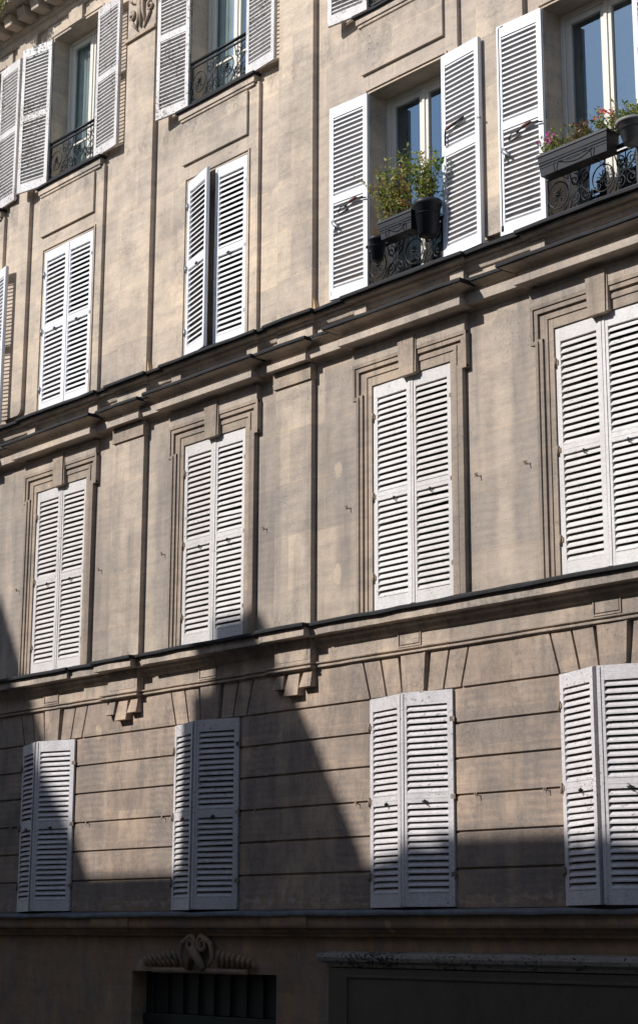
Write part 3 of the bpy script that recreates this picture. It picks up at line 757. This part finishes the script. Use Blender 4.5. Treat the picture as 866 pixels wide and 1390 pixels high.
d.build('door_transom', M['door'], bld, bevel=.006)
sh = MB(); a, b = SHOP[0], SHOP[1]
sh.sweep(a-.1, b+.1, [(0, -.33), (.04, -.325), (.05, -.29), (.10, -.27), (.115, -.235), (.115, -.20), (0, -.18)], .0)
sh.build('shop_cornice', M['shopledge'], bld, bevel=.004)
sf = MB(); sf.box(a, b, -.045, .05, -1.25, -.335)
for x0, x1 in ((a+.25, a+3.9), (a+4.3, b-.25)):
    sf.box(x0, x1, -.060, -.04, -.42, -.395); sf.box(x0, x1, -.060, -.04, -1.17, -1.145); sf.box(x0, x0+.025, -.060, -.04, -1.145, -.42); sf.box(x1-.025, x1, -.060, -.04, -1.145, -.42)
sf.build('shop_fascia', M['shop'], bld, bevel=.004)
sf = MB()
for k in range(5):
    x = a+(b-a)*k/4; sf.box(max(a, x-.1), min(b, x+.1), -.04, .2, GZ, -1.255)
sf.box(a+.1, b-.1, .02, .2, GZ, GZ+.6); sf.build('shop_front', M['shop'], bld, bevel=.01)
sf = MB(); sf.add([(a, .12, GZ+.6), (b, .12, GZ+.6), (b, .12, -1.26), (a, .12, -1.26)], [(0,1,2,3)]); sf.build('shop_window', M['glass'], bld)
# ------------------------------------------------------------------ planters and plants
def plant_thing(name, loc, label, cat, group=None): return thing(name, loc, label, cat, group)
def foliage(parent, base, ext, height, nst, leaves, seed, lean=(0, -.1), leafs=.03, flower=None, nfl=0, droop=0):
    """stems rise from a strip 'ext' wide and carry leaf-sized faces"""
    rd = random.Random(seed); st = MB(); lv = {k: MB() for k, _ in leaves}; fl = MB(); keys = [k for k, _ in leaves]; ws = [w_ for _, w_ in leaves]
    for i in range(nst):
        bx = base[0]+rd.uniform(-ext[0], ext[0]); by = base[1]+rd.uniform(-ext[1], ext[1]); h = height*rd.uniform(.45, 1.1)
        dx, dy = rd.gauss(lean[0], .22)*h, rd.gauss(lean[1], .2)*h
        pts = [(bx, by, base[2])]; n = 6
        for k in range(1, n+1):
            t = k/n; pts.append((bx+dx*t+rd.uniform(-.008, .008), by+dy*t*t+rd.uniform(-.008, .008), base[2]+h*t-droop*h*t*t*t))
        st.tube(pts, [.0035*(1-.6*k/n) for k in range(n+1)], 4)
        mk = rd.choices(keys, ws)[0]
        for k in range(int(6+h*26)):
            t = rd.uniform(.25, 1); q = t*n; j = min(int(q), n-1); u = q-j
            p = Vector(pts[j]).lerp(Vector(pts[j+1]), u)
            d = Vector((rd.gauss(0, 1), rd.gauss(-.1, 1), rd.gauss(.25, .7))).normalized(); Lf = leafs*rd.uniform(.6, 1.4)
            s_ = d.cross(Vector((rd.gauss(0, 1), rd.gauss(0, 1), 1))).normalized()*Lf*.26
            q0 = p+d*Lf*.12; tip = p+d*Lf*1.15; mid = p+d*Lf*.6
            key = mk if rd.random() < .8 else rd.choices(keys, ws)[0]
            up_ = Vector((0, 0, .004))
            lv[key].add([q0, mid+s_-up_, tip, mid-s_-up_, mid], [(0, 1, 4), (1, 2, 4), (2, 3, 4), (3, 0, 4)])
        if flower and i < nfl:
            p = Vector(pts[-1]); fl = MB()
            for k in range(13):
                d = Vector((rd.gauss(0, 1), rd.gauss(-.4, 1), rd.gauss(.2, .8))).normalized(); s_ = d.cross(Vector((rd.random(), 1, rd.random()))).normalized()*.009
                c_ = p+d*.011
                fl.add([p, c_-s_*.5, c_+d*.014-s_, c_+d*.02, c_+d*.014+s_, c_+s_*.5], [(0, 1, 2, 3, 4, 5)])
            fl.build('flower', M[flower], parent)
    st.build('stems', M['stem'], parent)
    for k in keys:
        if lv[k].v: lv[k].build('leaves', M[k], parent)
def planter(x0, x1, yc, z0, z1, label, tilt=0):
    t = thing('planter_box', ((x0+x1)/2, yc, z0), label, 'planter')
    b = MB(); hd = .085; tp = .02
    def ringpts(x0, x1, d, z): return [(x0, yc-d, z), (x1, yc-d, z), (x1, yc+d, z), (x0, yc+d, z)]
    # tapered open trough with wall thickness
    vs = ringpts(x0+tp, x1-tp, hd-tp, z0)+ringpts(x0, x1, hd, z1-.025)+ringpts(x0-.008, x1+.008, hd+.008, z1-.025)+ringpts(x0-.008, x1+.008, hd+.008, z1)+ringpts(x0+.008, x1-.008, hd-.008, z1)+ringpts(x0+.012, x1-.012, hd-.012, z1-.04)
    fs = [(3, 2, 1, 0)]
    for r_ in range(5):
        for k in range(4): fs.append((r_*4+k, r_*4+(k+1) % 4, (r_+1)*4+(k+1) % 4, (r_+1)*4+k))
    b.add(vs, fs)
    # pressed ribs and shallow decorative arcs on the front
    for q in (.35, .62):
        z = z0+(z1-z0)*q; d = hd-tp+tp*q
        b.box(x0+.02, x1-.02, yc-d-.006, yc-d+.002, z, z+.006)
    o = b.build('box', M['plastic'], t, bevel=.002)
    s = MB(); s.add(ringpts(x0+.01, x1-.01, hd-.01, z1-.035), [(0, 1, 2, 3)]); s.build('soil', M['soil'], t)
    w_ = MB()
    for x in (x0+(x1-x0)*.25, x0+(x1-x0)*.78):
        w_.tube([(x, yc+hd+.012, z1+.02), (x, yc+hd+.012, z0-.03), (x, yc-hd+.01, z0-.025), (x, yc-hd-.012, z0+.05), (x+.01, yc-hd-.02, z0+.09)], .005, 6)
    w_.tube([(x0-.012, yc-hd-.012, z0+(z1-z0)*.55), (x1+.012, yc-hd-.012, z0+(z1-z0)*.55)], .004, 6)
    n = 14
    w_.tube([(x0+(x1-x0)*(.28+.5*k/n), yc-hd-.010, z0+(z1-z0)*(.45-.22*math.sin(math.pi*k/n))) for k in range(n+1)], .004, 5)
    w_.build('wire_holder', M['iron'], t)
    return t
def pot(x, yc, z0, h, r0, r1, mat, label):
    t = thing('flower_pot', (x, yc, z0), label, 'flower pot')
    b = MB(); b.lathe((x, yc, z0), [(0, 0), (r0, 0), (r0+(r1-r0)*.86, h*.86), (r1+.006, h*.87), (r1+.010, h), (r1-.004, h), (r1-.010, h*.85), (0, h*.84)], 24)
    b.build('pot', M[mat], t)
    s = MB(); s.lathe((x, yc, z0+h*.86), [(r1-.012, 0), (r1*.5, .008), (0, .01)], 20); s.build('soil', M['soil'], t)
    w_ = MB(); n = 20
    w_.tube([(x+(r1*.9+.006)*math.cos(k*math.tau/n), yc+(r1*.9+.006)*math.sin(k*math.tau/n), z0+h*.6) for k in range(n)], .004, 5, True)
    w_.tube([(x, yc+r1*.9, z0+h*.6), (x, yc+r1+.02, z0+h*.62), (x, yc+r1+.03, z0+h*.2)], .004, 5)
    w_.build('wire_holder', M['iron'], t); return t
c3, c4 = COL[3], COL[4]
planter(-12.46, -11.99, -.185, 6.755, 6.95, 'black trough planter hung on the iron guard, left of the round black bucket pot')
pot(-11.83, -.195, 6.64, .35, .095, .135, 'plastic', 'large round black pot hanging beside the trough planter, against the open white shutter')
pot(-12.55, -.20, 6.585, .235, .062, .085, 'plastic', 'small black pot hanging low at the left end of the iron guard')
t = plant_thing('shrub', (-12.2, -.18, 6.92), 'airy green and yellow shrub growing in the black trough planter', 'plant')
foliage(t, (-12.24, -.18, 6.92), (.22, .05), .60, 64, [('leafg', 3), ('leafy', 8), ('leafr', 4)], 3, (-.06, -.12), .042)
t = plant_thing('shrub', (-11.83, -.19, 6.95), 'dense bushy green plant in the round black pot, casting its shadow on the white shutter', 'plant')
foliage(t, (-11.83, -.19, 6.93), (.07, .06), .56, 40, [('leafg', 5), ('leafy', 5)], 5, (-.02, -.08), .048)
t = plant_thing('small_plant', (-12.55, -.2, 6.8), 'short withered reddish plant in the small low black pot', 'plant')
foliage(t, (-12.55, -.20, 6.79), (.05, .04), .12, 10, [('leafr', 3), ('leafg', 2)], 6, (0, 0), .03)
planter(-10.32, -9.50, -.185, 6.745, 6.955, 'long black planter full of pink and red flowers on the right-hand window guard')
pot(-9.25, -.20, 6.74, .20, .095, .15, 'greypot', 'shallow grey bowl pot at the right edge beside the long black planter')
t = plant_thing('flowering_plant', (-10.15, -.18, 6.92), 'pink flowering plant at the left end of the long planter', 'plant')
foliage(t, (-10.14, -.19, 6.92), (.14, .05), .24, 44, [('leafg', 4), ('leafy', 3)], 11, (-.1, -.1), .034, 'pink', 9)
t = plant_thing('flowering_plant', (-9.85, -.18, 6.92), 'rust-coloured drying plant in the middle of the long planter', 'plant')
foliage(t, (-9.86, -.18, 6.92), (.14, .05), .22, 34, [('leafr', 4), ('leafg', 3)], 12, (0, -.05), .034)
t = plant_thing('flowering_plant', (-9.58, -.18, 6.92), 'green plant with red flowers at the right end of the long planter', 'plant')
foliage(t, (-9.56, -.18, 6.92), (.12, .05), .28, 30, [('leafy', 4), ('leafg', 3)], 13, (0, -.05), .036, 'red', 6)
t = plant_thing('shrub', (-9.27, -.2, 6.93), 'low green plant growing in the shallow grey bowl pot', 'plant')
foliage(t, (-9.27, -.20, 6.93), (.10, .07), .24, 30, [('leafg', 4), ('leafy', 4)], 14, (0, -.0), .036)
t = plant_thing('weed', (-19.6, -.57, 12.2), 'yellow-green weed hanging from the top cornice at the upper left corner', 'plant')
foliage(t, (-19.62, -.585, 12.17), (.22, .02), .40, 26, [('leafy', 6), ('leafg', 2)], 21, (.25, -.25), .05, droop=1.6)
# ------------------------------------------------------------------ opposite side of the street (throws the shadows)
def opposite(x0, x1, ztop, depth, label, cols, skip=()):
    t = thing('apartment_building', ((x0+x1)/2, -13.5, GZ), label, 'building')
    YF = -13.5; w_ = MB(); holes = []
    for c in cols:
        for k in range(5):
            z = GZ+4.0+k*2.95
            if z+2.2 < ztop-.3: holes.append((c-.55, c+.55, z, z+2.1))
    xs = sorted({x0, x1, *[h[0] for h in holes], *[h[1] for h in holes]}); zs = sorted({GZ, ztop, *[h[2] for h in holes], *[h[3] for h in holes]})
    for i in range(len(xs)-1):
        for j in range(len(zs)-1):
            mx, mz = (xs[i]+xs[i+1])/2, (zs[j]+zs[j+1])/2
            if any(h[0] < mx < h[1] and h[2] < mz < h[3] for h in holes): continue
            w_.add([(xs[i],YF,zs[j]),(xs[i+1],YF,zs[j]),(xs[i+1],YF,zs[j+1]),(xs[i],YF,zs[j+1])], [(3,2,1,0)])
    for h in holes: w_.add([(h[0],YF,h[2]),(h[1],YF,h[2]),(h[1],YF,h[3]),(h[0],YF,h[3]),(h[0],YF-.2,h[2]),(h[1],YF-.2,h[2]),(h[1],YF-.2,h[3]),(h[0],YF-.2,h[3])], [(0,4,5,1),(1,5,6,2),(2,6,7,3),(3,7,4,0)])
    yb = YF-depth
    w_.add([(x0,YF,GZ),(x0,yb,GZ),(x0,yb,ztop),(x0,YF,ztop)], [(0,1,2,3)]); w_.add([(x1,YF,GZ),(x1,yb,GZ),(x1,yb,ztop),(x1,YF,ztop)], [(3,2,1,0)]); w_.add([(x0,yb,GZ),(x1,yb,GZ),(x1,yb,ztop),(x0,yb,ztop)], [(3,2,1,0)])
    w_.build('wall', M['wall'], t)
    r_ = MB(); r_.add([(x0, YF+.02, ztop), (x1, YF+.02, ztop), (x1, YF-depth, ztop-.01), (x0, YF-depth, ztop-.01)], [(0,1,2,3)]); r_.build('roof', M['zinc'], t)
    for h in holes:
        f = MB(); y = YF-.19; a, b, z0, z1 = h
        f.box(a, a+.07, y-.05, y, z0, z1); f.box(b-.07, b, y-.05, y, z0, z1); f.box((a+b)/2-.05, (a+b)/2+.05, y-.05, y, z0, z1)
        for q, s_ in ((z0, z0+.08), (z1-.08, z1)):
            f.box(a+.07, (a+b)/2-.05, y-.05, y, q, s_); f.box((a+b)/2+.05, b-.07, y-.05, y, q, s_)
        o = f.build('window', M['frame'], t)
        p = MB(); p.add([(a, y-.03, z0), (b, y-.03, z0), (b, y-.03, z1), (a, y-.03, z1)], [(3,2,1,0)]); p.build('pane', M['glass'], o)
    i_ = MB(); i_.add([(x0+.1, YF-1.5, GZ), (x1-.1, YF-1.5, GZ), (x1-.1, YF-1.5, ztop-.05), (x0+.1, YF-1.5, ztop-.05)], [(3,2,1,0)]); i_.build('room_lining', M['room'], t)
    return t
SB, SA = .77, .48
tA = opposite(-27.1, -21.1, .60+SB*13.5, 9.0, 'stone apartment block across the street with a broad party-wall chimney', [-25.9, -23.6])
tB = opposite(-21.1, 14, .62+SB*13.5, 9.0, 'long stone apartment block across the street behind the viewpoint', [-19.5+2.6*k for k in range(13)])
tC = opposite(-48, -27.1, 5.44+SB*13.5, 6.3, 'tall stone apartment block across the street at the far left', [-46+2.6*k for k in range(7)])
ch = MB(); ch.box(-21.86, -21.08, -13.55-3.3, -13.52, .60+SB*13.5+.005, 13.70); ch.box(-22.24, -21.865, -13.55-3.0, -13.55, .60+SB*13.5+.006, 12.95)
o = ch.build('chimney', M['brick'], tA)
ch = MB(); ch.box(-18.42, -16.92, -14.6, -13.52, .62+SB*13.5+.005, .87+SB*13.5); ch.box(-18.75, -16.65, -14.4, -13.55, .62+SB*13.5+.006, .76+SB*13.5); ch.build('shadow_block', M['zinc'], tB)  # unseen stepped block added on the roof to raise the shadow edge
# ------------------------------------------------------------------ render settings
C.render.film_transparent = False
C.cycles.max_bounces = 8; C.cycles.diffuse_bounces = 4; C.cycles.transparent_max_bounces = 12
C.cycles.use_denoising = True
